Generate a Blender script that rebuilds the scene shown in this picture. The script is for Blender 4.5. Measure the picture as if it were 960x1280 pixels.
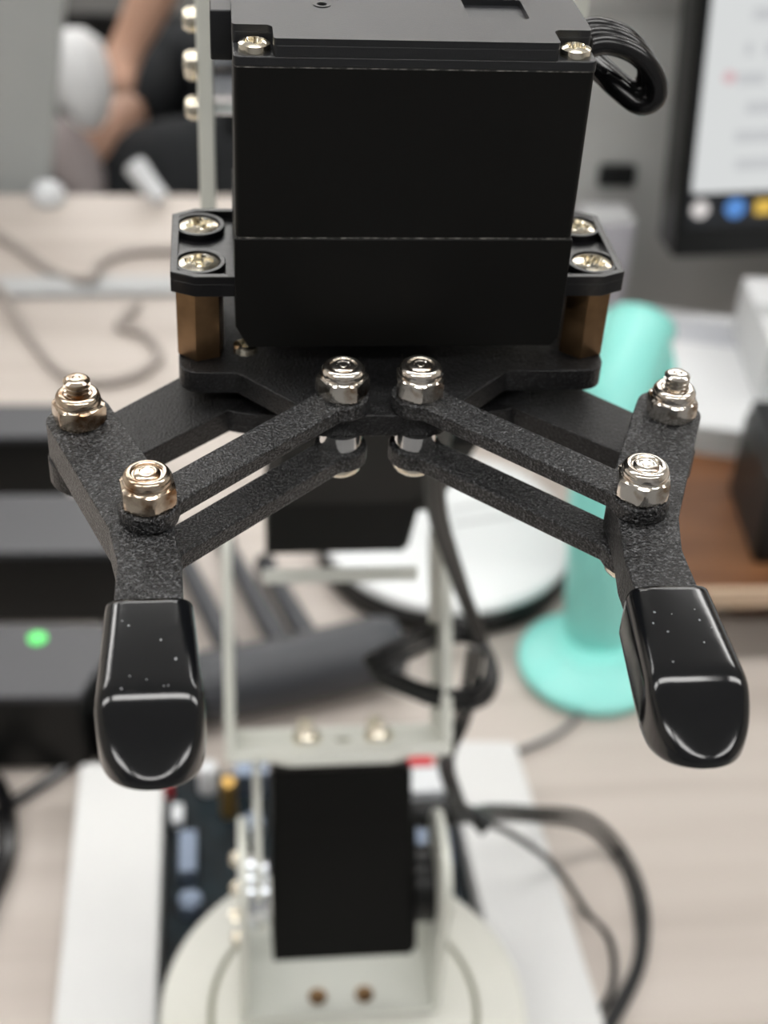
import bpy, bmesh, math, random
from mathutils import Vector, Matrix
random.seed(7)
sc = bpy.context.scene
COL = sc.collection
for o in list(bpy.data.objects):
    bpy.data.objects.remove(o)
PI = math.pi
S = 0.001                      # all shapes are written in millimetres
OFF = Vector((0, 0, 1080))     # gripper frame -> room (floor at 0, desk top at 740 mm)

# ------------------------------------------------------------------ camera
cam = bpy.data.cameras.new('camera')
cam_o = bpy.data.objects.new('camera', cam)
COL.objects.link(cam_o)
fw = Vector((0.10946545, 0.79058459, -0.60248927))
rt = Vector((0.9938203, -0.09826961, 0.05161676))
up = Vector((0.01839897, 0.60441632, 0.79645615))
C0 = (Vector((-21.75, -163.59, 82.02)) + OFF) * S
cam_o.matrix_world = Matrix(((rt.x, up.x, -fw.x, C0.x), (rt.y, up.y, -fw.y, C0.y), (rt.z, up.z, -fw.z, C0.z), (0, 0, 0, 1)))
cam.sensor_width = 36
cam.lens = 1800 * 36 / 1280
cam.clip_start = 0.01
cam.clip_end = 50
cam.dof.use_dof = True
cam.dof.focus_distance = 0.157
cam.dof.aperture_fstop = 24
sc.camera = cam_o

# ------------------------------------------------------------------ world, exposure
w = bpy.data.worlds.new('world')
sc.world = w
w.use_nodes = True
w.node_tree.nodes['Background'].inputs[0].default_value = (0.9, 0.95, 1, 1)
w.node_tree.nodes['Background'].inputs[1].default_value = 0.3
sc.view_settings.view_transform = 'Standard'
sc.view_settings.look = 'None'
sc.view_settings.gamma = 1
sc.view_settings.use_curve_mapping = False
sc.view_settings.exposure = 0.42
LIGHT_STRENGTH = 9.0

# ------------------------------------------------------------------ materials
MATS = {}
def mat(name, col, rough=0.5, metal=0.0, spec=0.5, col2=None, nscale=50, bump=0.0, bscale=4000, emit=None, estr=0, coat=0, lo=0.35, hi=0.65, trans=0, stretch=None, detail=3, bdist=0.0001):
    m = bpy.data.materials.new(name)
    m.use_nodes = True
    nt = m.node_tree
    b = nt.nodes['Principled BSDF']
    b.inputs['Base Color'].default_value = (*col, 1)
    b.inputs['Roughness'].default_value = rough
    b.inputs['Metallic'].default_value = metal
    b.inputs['Specular IOR Level'].default_value = spec
    if coat:
        b.inputs['Coat Weight'].default_value = coat
        b.inputs['Coat Roughness'].default_value = 0.05
    if trans:
        b.inputs['Subsurface Weight'].default_value = trans
        b.inputs['Subsurface Radius'].default_value = (0.004, 0.004, 0.004)
    if emit:
        b.inputs['Emission Color'].default_value = (*emit, 1)
        b.inputs['Emission Strength'].default_value = estr
    tc = nt.nodes.new('ShaderNodeTexCoord')
    src = tc.outputs['Object']
    if stretch:
        mp = nt.nodes.new('ShaderNodeMapping')
        mp.inputs['Scale'].default_value = stretch
        nt.links.new(src, mp.inputs['Vector'])
        src = mp.outputs['Vector']
    if col2:
        n = nt.nodes.new('ShaderNodeTexNoise')
        n.inputs['Scale'].default_value = nscale
        n.inputs['Detail'].default_value = detail
        r = nt.nodes.new('ShaderNodeValToRGB')
        r.color_ramp.elements[0].color = (*col, 1)
        r.color_ramp.elements[1].color = (*col2, 1)
        r.color_ramp.elements[0].position = lo
        r.color_ramp.elements[1].position = hi
        nt.links.new(src, n.inputs['Vector'])
        nt.links.new(n.outputs['Fac'], r.inputs['Fac'])
        nt.links.new(r.outputs['Color'], b.inputs['Base Color'])
    if bump:
        n2 = nt.nodes.new('ShaderNodeTexNoise')
        n2.inputs['Scale'].default_value = bscale
        n2.inputs['Detail'].default_value = 2
        bp = nt.nodes.new('ShaderNodeBump')
        bp.inputs['Strength'].default_value = bump
        bp.inputs['Distance'].default_value = bdist
        nt.links.new(src, n2.inputs['Vector'])
        nt.links.new(n2.outputs['Fac'], bp.inputs['Height'])
        nt.links.new(bp.outputs['Normal'], b.inputs['Normal'])
    MATS[name] = m
    return m

mat('powder', (0.004, 0.004, 0.0045), 0.35, spec=0.52, bump=1.0, bscale=3300, bdist=0.0004, col2=(0.115, 0.117, 0.122), nscale=3500, lo=0.5, hi=0.72, detail=1)  # pale flecks: the coat's own grain, plus its sparkle put into the colour
mat('powder_plate', (0.004, 0.004, 0.0045), 0.37, spec=0.42, bump=0.9, bscale=3400, bdist=0.00025, col2=(0.04, 0.04, 0.042), nscale=3600, lo=0.53, hi=0.76, detail=1)  # weaker flecks, again grain and painted-in sparkle together
mat('servo_black', (0.0035, 0.0035, 0.003), 0.5, spec=0.24, bump=0.12, bscale=6000)
mat('servo_cap', (0.015, 0.016, 0.018), 0.40, spec=0.46, bump=0.15, bscale=6000)
mat('ear_black', (0.006, 0.006, 0.007), 0.28, spec=0.5, bump=0.35, bscale=1500)
mat('seam_worn', (0.02, 0.02, 0.018), 0.5, col2=(0.28, 0.27, 0.25), nscale=900, lo=0.42, hi=0.7)
mat('servo_far', (0.0035, 0.0035, 0.003), 0.6, spec=0.18)
mat('rubber', (0.004, 0.0045, 0.0055), 0.11, spec=0.5, bump=0.08, bscale=400)
mat('speck', (0.22, 0.23, 0.24), 0.6)
mat('nut_metal', (0.78, 0.74, 0.68), 0.16, 1.0, col2=(0.34, 0.23, 0.14), nscale=450, lo=0.5, hi=0.72, bump=0.25, bscale=900)
mat('nut_bronze', (0.72, 0.62, 0.5), 0.2, 1.0, col2=(0.25, 0.14, 0.07), nscale=420, lo=0.42, hi=0.66, bump=0.3, bscale=900)
mat('steel', (0.72, 0.72, 0.72), 0.14, 1.0)
mat('screw_metal', (0.83, 0.78, 0.66), 0.2, 1.0, col2=(0.45, 0.36, 0.2), nscale=600, lo=0.5, hi=0.8)
mat('brass', (0.27, 0.165, 0.085), 0.34, 0.9, col2=(0.20, 0.12, 0.06), nscale=300)
mat('brass_far', (0.55, 0.34, 0.1), 0.3, 0.8)
mat('arm_white', (0.66, 0.675, 0.615), 0.45, col2=(0.69, 0.705, 0.65), nscale=20)
mat('disc_white', (0.56, 0.56, 0.51), 0.5, col2=(0.6, 0.6, 0.555), nscale=20)
mat('rail_white', (0.58, 0.585, 0.585), 0.4, col2=(0.62, 0.625, 0.62), nscale=15)
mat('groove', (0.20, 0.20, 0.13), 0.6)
mat('horn', (0.7, 0.74, 0.8), 0.2, 1.0)
mat('pcb', (0.004, 0.006, 0.008), 0.6, spec=0.2, col2=(0.008, 0.017, 0.022), nscale=120)
mat('chip', (0.01, 0.01, 0.012), 0.35)
mat('bluish', (0.16, 0.2, 0.27), 0.3, 0.4)
mat('white_plastic', (0.62, 0.64, 0.66), 0.4)
mat('red_plastic', (0.55, 0.02, 0.03), 0.4)
mat('cable_black', (0.005, 0.005, 0.0055), 0.2, spec=0.45)
mat('cable_far', (0.005, 0.0055, 0.006), 0.3, spec=0.35)
mat('cable_grey', (0.16, 0.16, 0.16), 0.5)
mat('cable_beige', (0.33, 0.295, 0.27), 0.6)
mat('strip_grey', (0.43, 0.44, 0.445), 0.5)
mat('desk_wood', (0.505, 0.455, 0.415), 0.42, spec=0.35, col2=(0.42, 0.372, 0.334), nscale=9, stretch=(0.35, 7, 1), lo=0.4, hi=0.68, detail=5)
mat('desk_metal', (0.4, 0.4, 0.4), 0.4, 0.6)
mat('floor_grey', (0.22, 0.22, 0.22), 0.7, col2=(0.26, 0.26, 0.26), nscale=6)
mat('wall_light', (0.62, 0.58, 0.53), 0.8, col2=(0.64, 0.60, 0.55), nscale=4)
mat('wall_dim', (0.30, 0.30, 0.31), 0.8, col2=(0.32, 0.32, 0.32), nscale=4)
mat('ceiling_white', (0.72, 0.72, 0.72), 0.8, col2=(0.75, 0.75, 0.75), nscale=4)
mat('partition', (0.53, 0.535, 0.525), 0.7, col2=(0.56, 0.565, 0.555), nscale=25)
mat('panel_grey', (0.34, 0.36, 0.355), 0.6, col2=(0.37, 0.385, 0.38), nscale=10)
mat('alu', (0.75, 0.75, 0.74), 0.35, 0.5)
mat('black_plastic', (0.006, 0.0065, 0.0065), 0.35, spec=0.3)
mat('box_grey', (0.035, 0.036, 0.042), 0.35, col2=(0.042, 0.043, 0.05), nscale=10)
mat('led_green', (0.1, 0.6, 0.15), 0.4, emit=(0.08, 0.75, 0.13), estr=0.6)
mat('screen', (0.02, 0.02, 0.02), 0.25, emit=(0.80, 0.82, 0.82), estr=0.62)
mat('screen_text', (0.02, 0.02, 0.02), 0.3, emit=(0.64, 0.655, 0.67), estr=0.62)
mat('screen_pink', (0.02, 0.02, 0.02), 0.3, emit=(0.75, 0.5, 0.53), estr=0.62)
mat('taskbar', (0.006, 0.007, 0.01), 0.3, emit=(0.02, 0.022, 0.025), estr=0.3)
mat('icon_white', (0.02, 0.02, 0.02), 0.3, emit=(0.8, 0.76, 0.74), estr=0.65)
mat('icon_blue', (0.02, 0.02, 0.02), 0.3, emit=(0.1, 0.3, 0.75), estr=0.65)
mat('icon_yellow', (0.02, 0.02, 0.02), 0.3, emit=(0.85, 0.55, 0.08), estr=0.65)
mat('mint', (0.27, 0.73, 0.665), 0.35, col2=(0.30, 0.76, 0.70), nscale=10, trans=0.15)
mat('mint_shade', (0.08, 0.56, 0.5), 0.35)  # shading tone for the strip on the lamp head
mat('disc_glossy', (0.72, 0.74, 0.75), 0.2)
mat('tripod_grey', (0.045, 0.048, 0.055), 0.45)
mat('wood_brown', (0.20, 0.085, 0.035), 0.4, col2=(0.13, 0.05, 0.02), nscale=10, stretch=(1, 8, 1))
mat('wood_edge', (0.62, 0.46, 0.33), 0.5)
mat('paper', (0.66, 0.67, 0.68), 0.6)
mat('paper_print', (0.28, 0.30, 0.36), 0.6)
mat('lilac', (0.66, 0.65, 0.72), 0.5)
mat('skin', (0.52, 0.31, 0.22), 0.5, col2=(0.56, 0.34, 0.245), nscale=10, trans=0.1)
mat('cloth_black', (0.008, 0.008, 0.008), 0.9, spec=0.1)
mat('trouser', (0.022, 0.024, 0.026), 0.9, spec=0.15, col2=(0.03, 0.032, 0.035), nscale=20)
mat('hair', (0.01, 0.008, 0.007), 0.6)
mat('shoe_pale', (0.3, 0.26, 0.26), 0.7, col2=(0.34, 0.3, 0.3), nscale=10)
mat('cloth_white', (0.72, 0.73, 0.74), 0.8, col2=(0.8, 0.8, 0.8), nscale=15)
mat('cabinet_dark', (0.012, 0.012, 0.012), 0.5)
mat('lamp_glow', (1, 1, 1), 0.5, emit=(1, 0.985, 0.96), estr=LIGHT_STRENGTH)

# ------------------------------------------------------------------ mesh helpers
WL = {}
def newbm():
    return bmesh.new()

def put(bm, verts, M):
    if M is not None:
        bmesh.ops.transform(bm, matrix=M, verts=verts)
    return verts

def box(bm, x0, x1, y0, y1, z0, z1, M=None):
    vs = [bm.verts.new(c) for c in ((x0, y0, z0), (x1, y0, z0), (x1, y1, z0), (x0, y1, z0), (x0, y0, z1), (x1, y0, z1), (x1, y1, z1), (x0, y1, z1))]
    for f in ((3, 2, 1, 0), (4, 5, 6, 7), (0, 1, 5, 4), (1, 2, 6, 5), (2, 3, 7, 6), (3, 0, 4, 7)):
        bm.faces.new([vs[i] for i in f])
    return put(bm, vs, M)

def prism(bm, poly, z0, z1, M=None):
    a = [bm.verts.new((x, y, z0)) for x, y in poly]
    b = [bm.verts.new((x, y, z1)) for x, y in poly]
    n = len(poly)
    bm.faces.new(a[::-1])
    bm.faces.new(b)
    for i in range(n):
        bm.faces.new((a[i], a[(i + 1) % n], b[(i + 1) % n], b[i]))
    return put(bm, a + b, M)

def ringprism(bm, outer, inner, z0, z1, M=None):
    n = len(outer)
    q = []
    for p, z in ((outer, z0), (outer, z1), (inner, z1), (inner, z0)):
        q.append([bm.verts.new((x, y, z)) for x, y in p])
    for k in range(4):
        A, B = q[k], q[(k + 1) % 4]
        for i in range(n):
            bm.faces.new((A[i], A[(i + 1) % n], B[(i + 1) % n], B[i]))
    return put(bm, sum(q, []), M)

def circ(cx, cy, r, n=32, a0=0.0):
    return [(cx + r * math.cos(a0 + 2 * PI * i / n), cy + r * math.sin(a0 + 2 * PI * i / n)) for i in range(n)]

def rpoly(pts, rad, seg=5):
    """polygon with rounded corners; rad a number or a list"""
    out = []
    n = len(pts)
    for i in range(n):
        p = Vector(pts[i]); a = Vector(pts[i - 1]); b = Vector(pts[(i + 1) % n])
        r = rad[i] if isinstance(rad, (list, tuple)) else rad
        if r <= 0:
            out.append(tuple(p)); continue
        u = (a - p); v = (b - p)
        lu, lv = u.length, v.length
        u.normalize(); v.normalize()
        ang = math.acos(max(-1, min(1, u.dot(v))))
        d = min(r / math.tan(ang / 2), lu * .48, lv * .48)
        p0 = p + u * d; p1 = p + v * d
        for k in range(seg + 1):
            t = k / seg
            q = p0 * (1 - t) ** 2 + p * 2 * t * (1 - t) + p1 * t * t
            out.append(tuple(q))
    return out

def rrect(x0, x1, y0, y1, r, seg=4):
    return rpoly([(x0, y0), (x1, y0), (x1, y1), (x0, y1)], r, seg)

def lathe(bm, prof, c=(0, 0, 0), n=32, M=None, hexmask=None, ap=2.75):
    """profile [(r,z)] round Z; hexmask marks rings that follow a hexagon"""
    rings = []
    allv = []
    for k, (r, z) in enumerate(prof):
        if r < 1e-6:
            v = [bm.verts.new((c[0], c[1], c[2] + z))]
        else:
            v = []
            for i in range(n):
                a = 2 * PI * i / n
                rr = r
                if hexmask and hexmask[k]:
                    rr = min(r, ap / math.cos((a % (PI / 3)) - PI / 6))
                v.append(bm.verts.new((c[0] + rr * math.cos(a), c[1] + rr * math.sin(a), c[2] + z)))
        rings.append(v); allv += v
    for A, B in zip(rings, rings[1:]):
        for i in range(n):
            j = (i + 1) % n
            if len(A) == 1 and len(B) == 1:
                continue
            if len(A) == 1:
                bm.faces.new((A[0], B[j], B[i]))
            elif len(B) == 1:
                bm.faces.new((A[i], A[j], B[0]))
            else:
                bm.faces.new((A[i], A[j], B[j], B[i]))
    for v, fl in ((rings[0], True), (rings[-1], False)):
        if len(v) > 1:
            bm.faces.new(v[::-1] if fl else v)
    return put(bm, allv, M)

def cyl(bm, a, b, r, n=20, r2=None):
    a = Vector(a); b = Vector(b)
    d = b - a
    M = Matrix.Translation(a) @ d.to_track_quat('Z', 'Y').to_matrix().to_4x4()
    return lathe(bm, [(r, 0), (r2 if r2 is not None else r, d.length)], n=n, M=M)

def smooth_path(pts, k=6):
    P = [Vector(p) for p in pts]
    P = [P[0] * 2 - P[1]] + P + [P[-1] * 2 - P[-2]]
    out = []
    for i in range(1, len(P) - 2):
        for s in range(k):
            t = s / k
            a, b, c, d = P[i - 1], P[i], P[i + 1], P[i + 2]
            out.append(0.5 * ((2 * b) + (c - a) * t + (2 * a - 5 * b + 4 * c - d) * t * t + (3 * b - a - 3 * c + d) * t ** 3))
    out.append(P[-2])
    return out

def tube(bm, pts, r, n=10, k=6):
    path = smooth_path(pts, k)
    rings = []
    prev = None
    m = len(path)
    for i, p in enumerate(path):
        t = (path[min(i + 1, m - 1)] - path[max(i - 1, 0)]).normalized()
        if prev is None:
            x = t.orthogonal().normalized()
        else:
            x = (prev - t * prev.dot(t)).normalized()
        prev = x
        y = t.cross(x)
        rr = r(i / (m - 1)) if callable(r) else r
        rings.append([bm.verts.new(p + (x * math.cos(2 * PI * j / n) + y * math.sin(2 * PI * j / n)) * rr) for j in range(n)])
    for A, B in zip(rings, rings[1:]):
        for j in range(n):
            bm.faces.new((A[j], A[(j + 1) % n], B[(j + 1) % n], B[j]))
    bm.faces.new(rings[0][::-1]); bm.faces.new(rings[-1])

def ball(bm, c, r, sx=1, sy=1, sz=1, n=16):
    M = Matrix.Translation(Vector(c)) @ Matrix.Diagonal((r * sx, r * sy, r * sz, 1))
    bmesh.ops.create_uvsphere(bm, u_segments=n, v_segments=n // 2, radius=1, matrix=M)

def finish(o, bevel=0, seg=2, angle=30, smooth=True):
    if smooth:
        for p in o.data.polygons:
            p.use_smooth = True
        o.data.set_sharp_from_angle(angle=math.radians(angle))
    if bevel:
        md = o.modifiers.new('bevel', 'BEVEL')
        md.width = bevel * S
        md.segments = seg
        md.limit_method = 'ANGLE'
        md.angle_limit = math.radians(angle)
        md.harden_normals = True

def obj(name, bm, m, parent=None, bevel=0, seg=2, angle=35, smooth=True, label=None):
    """one mesh object; bm holds millimetres in the gripper frame"""
    bmesh.ops.recalc_face_normals(bm, faces=bm.faces)
    lo = Vector((min(v.co[i] for v in bm.verts) for i in range(3)))
    hi = Vector((max(v.co[i] for v in bm.verts) for i in range(3)))
    c = Vector(((lo.x + hi.x) / 2, (lo.y + hi.y) / 2, lo.z))
    bmesh.ops.transform(bm, matrix=Matrix.Diagonal((S, S, S, 1)) @ Matrix.Translation(-c), verts=bm.verts)
    me = bpy.data.meshes.new(name)
    bm.to_mesh(me); bm.free()
    me.materials.append(MATS[m])
    o = bpy.data.objects.new(name, me)
    COL.objects.link(o)
    finish(o, bevel, seg, angle, smooth)
    place(o, c, parent)
    if label:
        o['label'] = label
    return o

def place(o, c, parent=None):
    W = (Vector(c) + OFF) * S
    WL[o.name] = W
    if parent is not None:
        o.parent = parent
        o.location = W - WL[parent.name]
    else:
        o.location = W

def inst(src, c, parent=None, rz=0.0, name=None, rot=None):
    """copy of a one-mesh piece (shared mesh)"""
    o = src.copy()
    if name:
        o.name = name
    COL.objects.link(o)
    o.parent = None
    o.rotation_euler = rot if rot else (0, 0, rz)
    place(o, c, parent)
    return o

def thing(name, label, cat, c, group=None):
    o = bpy.data.objects.new(name, None)
    o.empty_display_size = 0.02
    COL.objects.link(o)
    place(o, c)
    return tag(o, label, cat, group)

def tag(o, label, cat, group=None):
    o['label'] = label; o['category'] = cat
    if group:
        o['group'] = group
    return o

def struct(o):
    o['kind'] = 'structure'
    return o

DESK = -340.0
FLOOR = -1080.0
# ================================================================== THE ROOM
bm = newbm(); box(bm, -2600, 3000, -2400, 5200, FLOOR - 60, FLOOR); struct(obj('floor', bm, 'floor_grey'))
bm = newbm(); box(bm, -2600, 3000, -2400, 5200, 1620, 1680); struct(obj('ceiling', bm, 'ceiling_white'))
bm = newbm(); box(bm, -2600, 3000, 5200, 5280, FLOOR, 1620); struct(obj('wall_back', bm, 'wall_light'))
bm = newbm(); box(bm, -2680, -2600, -2400, 5200, FLOOR, 1620); struct(obj('wall_left', bm, 'wall_light'))
bm = newbm(); box(bm, 3000, 3080, -2400, 5200, FLOOR, 1620); struct(obj('wall_right', bm, 'wall_light'))
bm = newbm(); box(bm, -2600, 3000, -2480, -2400, FLOOR, 1620); struct(obj('wall_front', bm, 'wall_dim'))

# ceiling lights: long office panels
def ceiling_light(x, y, lx, ly, label):
    t = thing('ceiling_light', label, 'ceiling light', (x, y, 1600), 'office ceiling lights')
    bm = newbm()
    ringprism(bm, rrect(x - lx - 30, x + lx + 30, y - ly - 30, y + ly + 30, 5, 2), rrect(x - lx, x + lx, y - ly, y + ly, 5, 2), 1585, 1619)
    obj('light_frame', bm, 'alu', t)
    bm = newbm(); box(bm, x - lx + 1, x + lx - 1, y - ly + 1, y + ly - 1, 1592, 1610)
    obj('diffuser', bm, 'lamp_glow', t)
for ry, row in ((-1300, 'row behind the viewer'), (250, 'row above the desk'), (2120, 'first row beyond the desk'), (3200, 'second row beyond the desk'), (4400, 'row nearest the far wall')):
    for rx, colm in ((-1450, 'left'), (0, 'middle'), (1450, 'right')):
        ceiling_light(rx, ry, 600, 150, 'long white office ceiling light, %s of the %s' % (colm, row))

# ================================================================== DESK
desk = thing('desk', 'light wood-grain office desk carrying the robot arm', 'desk', (100, 200, FLOOR))
bm = newbm(); box(bm, -750, 950, -120, 748, DESK - 25, DESK); obj('desktop', bm, 'desk_wood', desk, bevel=1.5)
bm = newbm(); box(bm, -30, 30, -30, 30, 0, 715); leg0 = None
for x in (-700, 900):
    for y in (-70, 700):
        bm = newbm(); box(bm, x - 25, x + 25, y - 25, y + 25, FLOOR, DESK - 25)
        obj('leg', bm, 'desk_metal', desk, bevel=2)

# ================================================================== ROBOT ARM
arm = thing('robot_arm', 'white and black desktop robot arm with two-finger gripper held open', 'robot arm', (10, 92, DESK))
DX = -3.02                    # the gripper's own mid plane
ZT = -12.55                   # top of the gripper base plate

# ---- templates for fasteners (made once, meshes shared)
def screw_mesh(R=2.45, H=1.3):
    bm = newbm()
    NR, NS = 14, 48
    rows = []
    def top(x, y, r):
        z = H - 0.5 * (r / R) ** 2
        a, b = abs(x), abs(y)
        if r < 0.68 * R and (a < 0.42 or b < 0.42):
            z -= 0.75
        u, v = abs(x + y) / 1.414, abs(x - y) / 1.414
        if r < 0.55 * R and (u < 0.14 or v < 0.14):
            z -= 0.3
        return z
    c = bm.verts.new((0, 0, top(0, 0, 0)))
    for k in range(1, NR + 1):
        r = R * k / NR
        rows.append([bm.verts.new((r * math.cos(2 * PI * i / NS), r * math.sin(2 * PI * i / NS), top(r * math.cos(2 * PI * i / NS), r * math.sin(2 * PI * i / NS), r))) for i in range(NS)])
    rows.append([bm.verts.new((R * math.cos(2 * PI * i / NS), R * math.sin(2 * PI * i / NS), 0)) for i in range(NS)])
    for i in range(NS):
        bm.faces.new((c, rows[0][i], rows[0][(i + 1) % NS]))
    for A, B in zip(rows, rows[1:]):
        for i in range(NS):
            bm.faces.new((A[i], B[i], B[(i + 1) % NS], A[(i + 1) % NS]))
    bm.faces.new(rows[-1][::-1])
    return bm

def nut_mesh():
    bm = newbm()
    prof = [(2.7, 0), (3.0, 0.25), (3.4, 0.5), (3.4, 2.0), (3.05, 2.45), (2.62, 2.6), (2.55, 2.75), (2.62, 3.0), (2.58, 3.4), (2.4, 3.75), (2.1, 3.95), (1.85, 3.98), (1.68, 3.9), (1.6, 3.7), (1.5, 3.7)]
    lathe(bm, prof, n=60, hexmask=[1, 1, 1, 1, 1] + [0] * 10, ap=2.78)
    return bm

def bolt_end_mesh(prot):
    bm = newbm()
    if prot:
        prof = [(1.45, 3.4)]
        z = 3.5
        while z < 4.0 + prot - 0.3:
            prof += [(1.12, z), (1.2, z + .1), (1.55, z + 0.28), (1.55, z + .36)]
            z += 0.56
        prof += [(1.25, 4 + prot - .12), (1.05, 4 + prot), (0.5, 4 + prot), (0.4, 4 + prot - .12), (0, 4 + prot - .12)]
    else:
        prof = [(1.45, 3.4), (1.45, 3.8), (1.2, 3.98), (0.85, 4.0), (0.75, 3.9), (0.45, 3.9), (0.4, 3.98), (0, 3.98)]
    lathe(bm, prof, n=28)
    return bm

# ---- gripper servo
def servo_front(z, x, y=-10.0):
    return (x, y, z)
bm = newbm()
prism(bm, rrect(-20, 20, -10, 10, 0.7), 5.55, 25.75)
gs = obj('gripper_servo', bm, 'servo_black', arm, bevel=0.12, seg=2)
gs['label'] = 'black servo motor standing upright on the gripper plate'
bm = newbm()
Mxz = Matrix(((1, 0, 0, 0), (0, 0, -1, 10), (0, 1, 0, 0), (0, 0, 0, 1)))   # polygon (x,z) swept along y
prism(bm, [(-20.15, 5.45), (20.15, 5.45), (20.15, -7.8), (19.2, -9.2), (-18.6, -9.2), (-20.15, -6.3)], -0.15, 20.15, Mxz)
obj('gear_case', bm, 'servo_black', gs, bevel=0.22, seg=2)
# top cap with corner pockets for the screws
bm = newbm()
cap_poly = [(-20.1, -5.8), (-16.2, -5.8), (-15.7, -6.4), (-15.7, -10.1), (15.7, -10.1), (15.7, -6.4), (16.2, -5.8), (20.1, -5.8),
            (20.1, 5.8), (16.2, 5.8), (15.7, 6.4), (15.7, 10.1), (-15.7, 10.1), (-15.7, 6.4), (-16.2, 5.8), (-20.1, 5.8)]
slot = [(6.6, -2.3), (13.6, -2.3), (13.6, 4.4), (6.6, 4.4)]
prism(bm, rrect(-20.1, 20.1, -10.1, 10.1, 0.8), 25.85, 27.0)
prism(bm, rpoly(cap_poly, 0.5, 3), 26.9, 28.3)
# top skin with the rectangular opening, built of bands round the slot
X0, X1, Y0, Y1 = 6.6, 13.6, -2.3, 4.4
capo = obj('top_cap', bm, 'servo_cap', gs, bevel=0.2, seg=3)
bm = newbm()
A = [(-15.7, -10.1), (15.7, -10.1), (15.7, -5.8), (20.1, -5.8), (20.1, 5.8), (15.7, 5.8), (15.7, 10.1), (-15.7, 10.1), (-15.7, 5.8), (-20.1, 5.8), (-20.1, -5.8), (-15.7, -5.8)]
import mathutils.geometry
def holed(bm, outer, holes, z0, z1):
    loops = [[Vector((x, y, 0)) for x, y in outer]] + [[Vector((x, y, 0)) for x, y in h] for h in holes]
    tris = mathutils.geometry.tessellate_polygon(loops)
    flat = sum(loops, [])
    lo = [bm.verts.new((v.x, v.y, z0)) for v in flat]
    hi = [bm.verts.new((v.x, v.y, z1)) for v in flat]
    for t in tris:
        bm.faces.new([hi[i] for i in t]); bm.faces.new([lo[i] for i in t][::-1])
    s = 0
    for L in loops:
        n = len(L)
        for i in range(n):
            a, b = s + i, s + (i + 1) % n
            bm.faces.new((lo[a], lo[b], hi[b], hi[a]))
        s += n
    bmesh.ops.dissolve_limit(bm, angle_limit=0.01, verts=bm.verts, edges=bm.edges)
holed(bm, rpoly(cap_poly, 0.5, 3), [rrect(X0, X1, Y0, Y1, 0.5, 3), circ(-9.8, 1.2, 0.55, 16)], 28.25, 29.0)
obj('cap_top_skin', bm, 'servo_cap', gs, bevel=0.6, seg=4)
bm = newbm(); ringprism(bm, circ(-9.8, 1.2, 1.0, 24), circ(-9.8, 1.2, 0.6, 24), 28.9, 29.1)
obj('moulded_ring', bm, 'servo_cap', gs)
for z0, z1, xx in ((5.42, 5.60, 20.0), (25.72, 25.88, 20.05)):
    bm = newbm(); prism(bm, rrect(-xx - .02, xx + .02, -10.03, 10.03, 0.7), z0, z1); obj('seam_line', bm, 'seam_worn', gs)
# cable boss on the left, cable outlet on the right
bm = newbm(); prism(bm, [(-2.6, 20.5), (3.8, 20.5), (4.4, 21.6), (4.4, 26.6), (-3.4, 26.6), (-3.4, 22.0)], 0, 2.6,
                    Matrix(((0, 0, -1, -19.9), (1, 0, 0, 4.6), (0, 1, 0, 1.6), (0, 0, 0, 1))))
obj('side_boss', bm, 'servo_cap', gs, bevel=0.25)
bm = newbm(); box(bm, 19.9, 22.2, 0.5, 7.5, 21.5, 26.0); obj('cable_outlet', bm, 'servo_black', gs, bevel=0.5)
# ears
ear_poly = [(-19.6, -9.4), (-24.9, -9.4), (-27.8, -8.0), (-27.8, 7.6), (-25.0, 9.3), (-19.6, 9.3)]
ear_in = [(-19.6, -8.5), (-24.6, -8.5), (-26.9, -7.4), (-26.9, 7.0), (-24.7, 8.4), (-19.6, 8.4)]
for s in (-1, 1):
    bm = newbm()
    f = lambda P: [(-s * x, y) for x, y in P]
    prism(bm, f(ear_poly), -2.6, -0.9)
    ringprism(bm, f(ear_poly), f(ear_in), -1.0, 0.1)
    for y in (-5, 5):
        ringprism(bm, circ(s * 24.4, y, 3.25, 32), circ(s * 24.4, y, 2.6, 32), -1.0, 0.0)
    obj('mounting_ear', bm, 'ear_black', gs, bevel=0.12)
screw0 = None
def add_screw(c, parent, name, m='screw_metal', R=2.45, rz=0.0, cache={}):
    key = (m, R)
    if key not in cache:
        o = obj(name, screw_mesh(R), m, parent)
        cache[key] = o.data
        o.rotation_euler = (0, 0, rz)
        place(o, c, parent)
        return o
    o = bpy.data.objects.new(name, cache[key]); COL.objects.link(o)
    o.rotation_euler = (0, 0, rz)
    place(o, c, parent)
    return o
for x, y, a in ((-24.4, -5, 0.1), (-24.4, 5, 0.5), (24.4, -5, 0.75), (24.4, 5, 1.1)):
    add_screw((x, y, -1.0), gs, 'ear_screw', rz=a)
for x, y, a in ((-17.7, -8.0, 0.3), (17.9, -8.0, 0.9), (-17.7, 8.0, 0.2), (17.9, 8.0, 0.6)):
    add_screw((x, y, 27.0), gs, 'cover_screw', R=1.75, rz=a)
add_screw((-18.9, -8.4, -10.6), gs, 'case_screw', R=1.5)
# cable loop leaving the servo on the right
for k, d in enumerate(((0, 0, 0), (0.5, -1.2, -0.7), (-0.4, 1.1, 0.5))):
    bm = newbm()
    tube(bm, [Vector(p) + Vector(d) for p in ((21.5, 6.5, 23.6), (24.5, 6.4, 24.4), (28.2, 6.0, 23.4), (31.0, 5.6, 20.6), (31.3, 5.4, 18.0), (29.6, 6.2, 17.0), (26.8, 8.4, 18.5), (24.3, 12.5, 20.0), (21.0, 18, 21.0))], 1.3, 12, 7)
    obj('servo_cable', bm, 'cable_black', arm)

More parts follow.
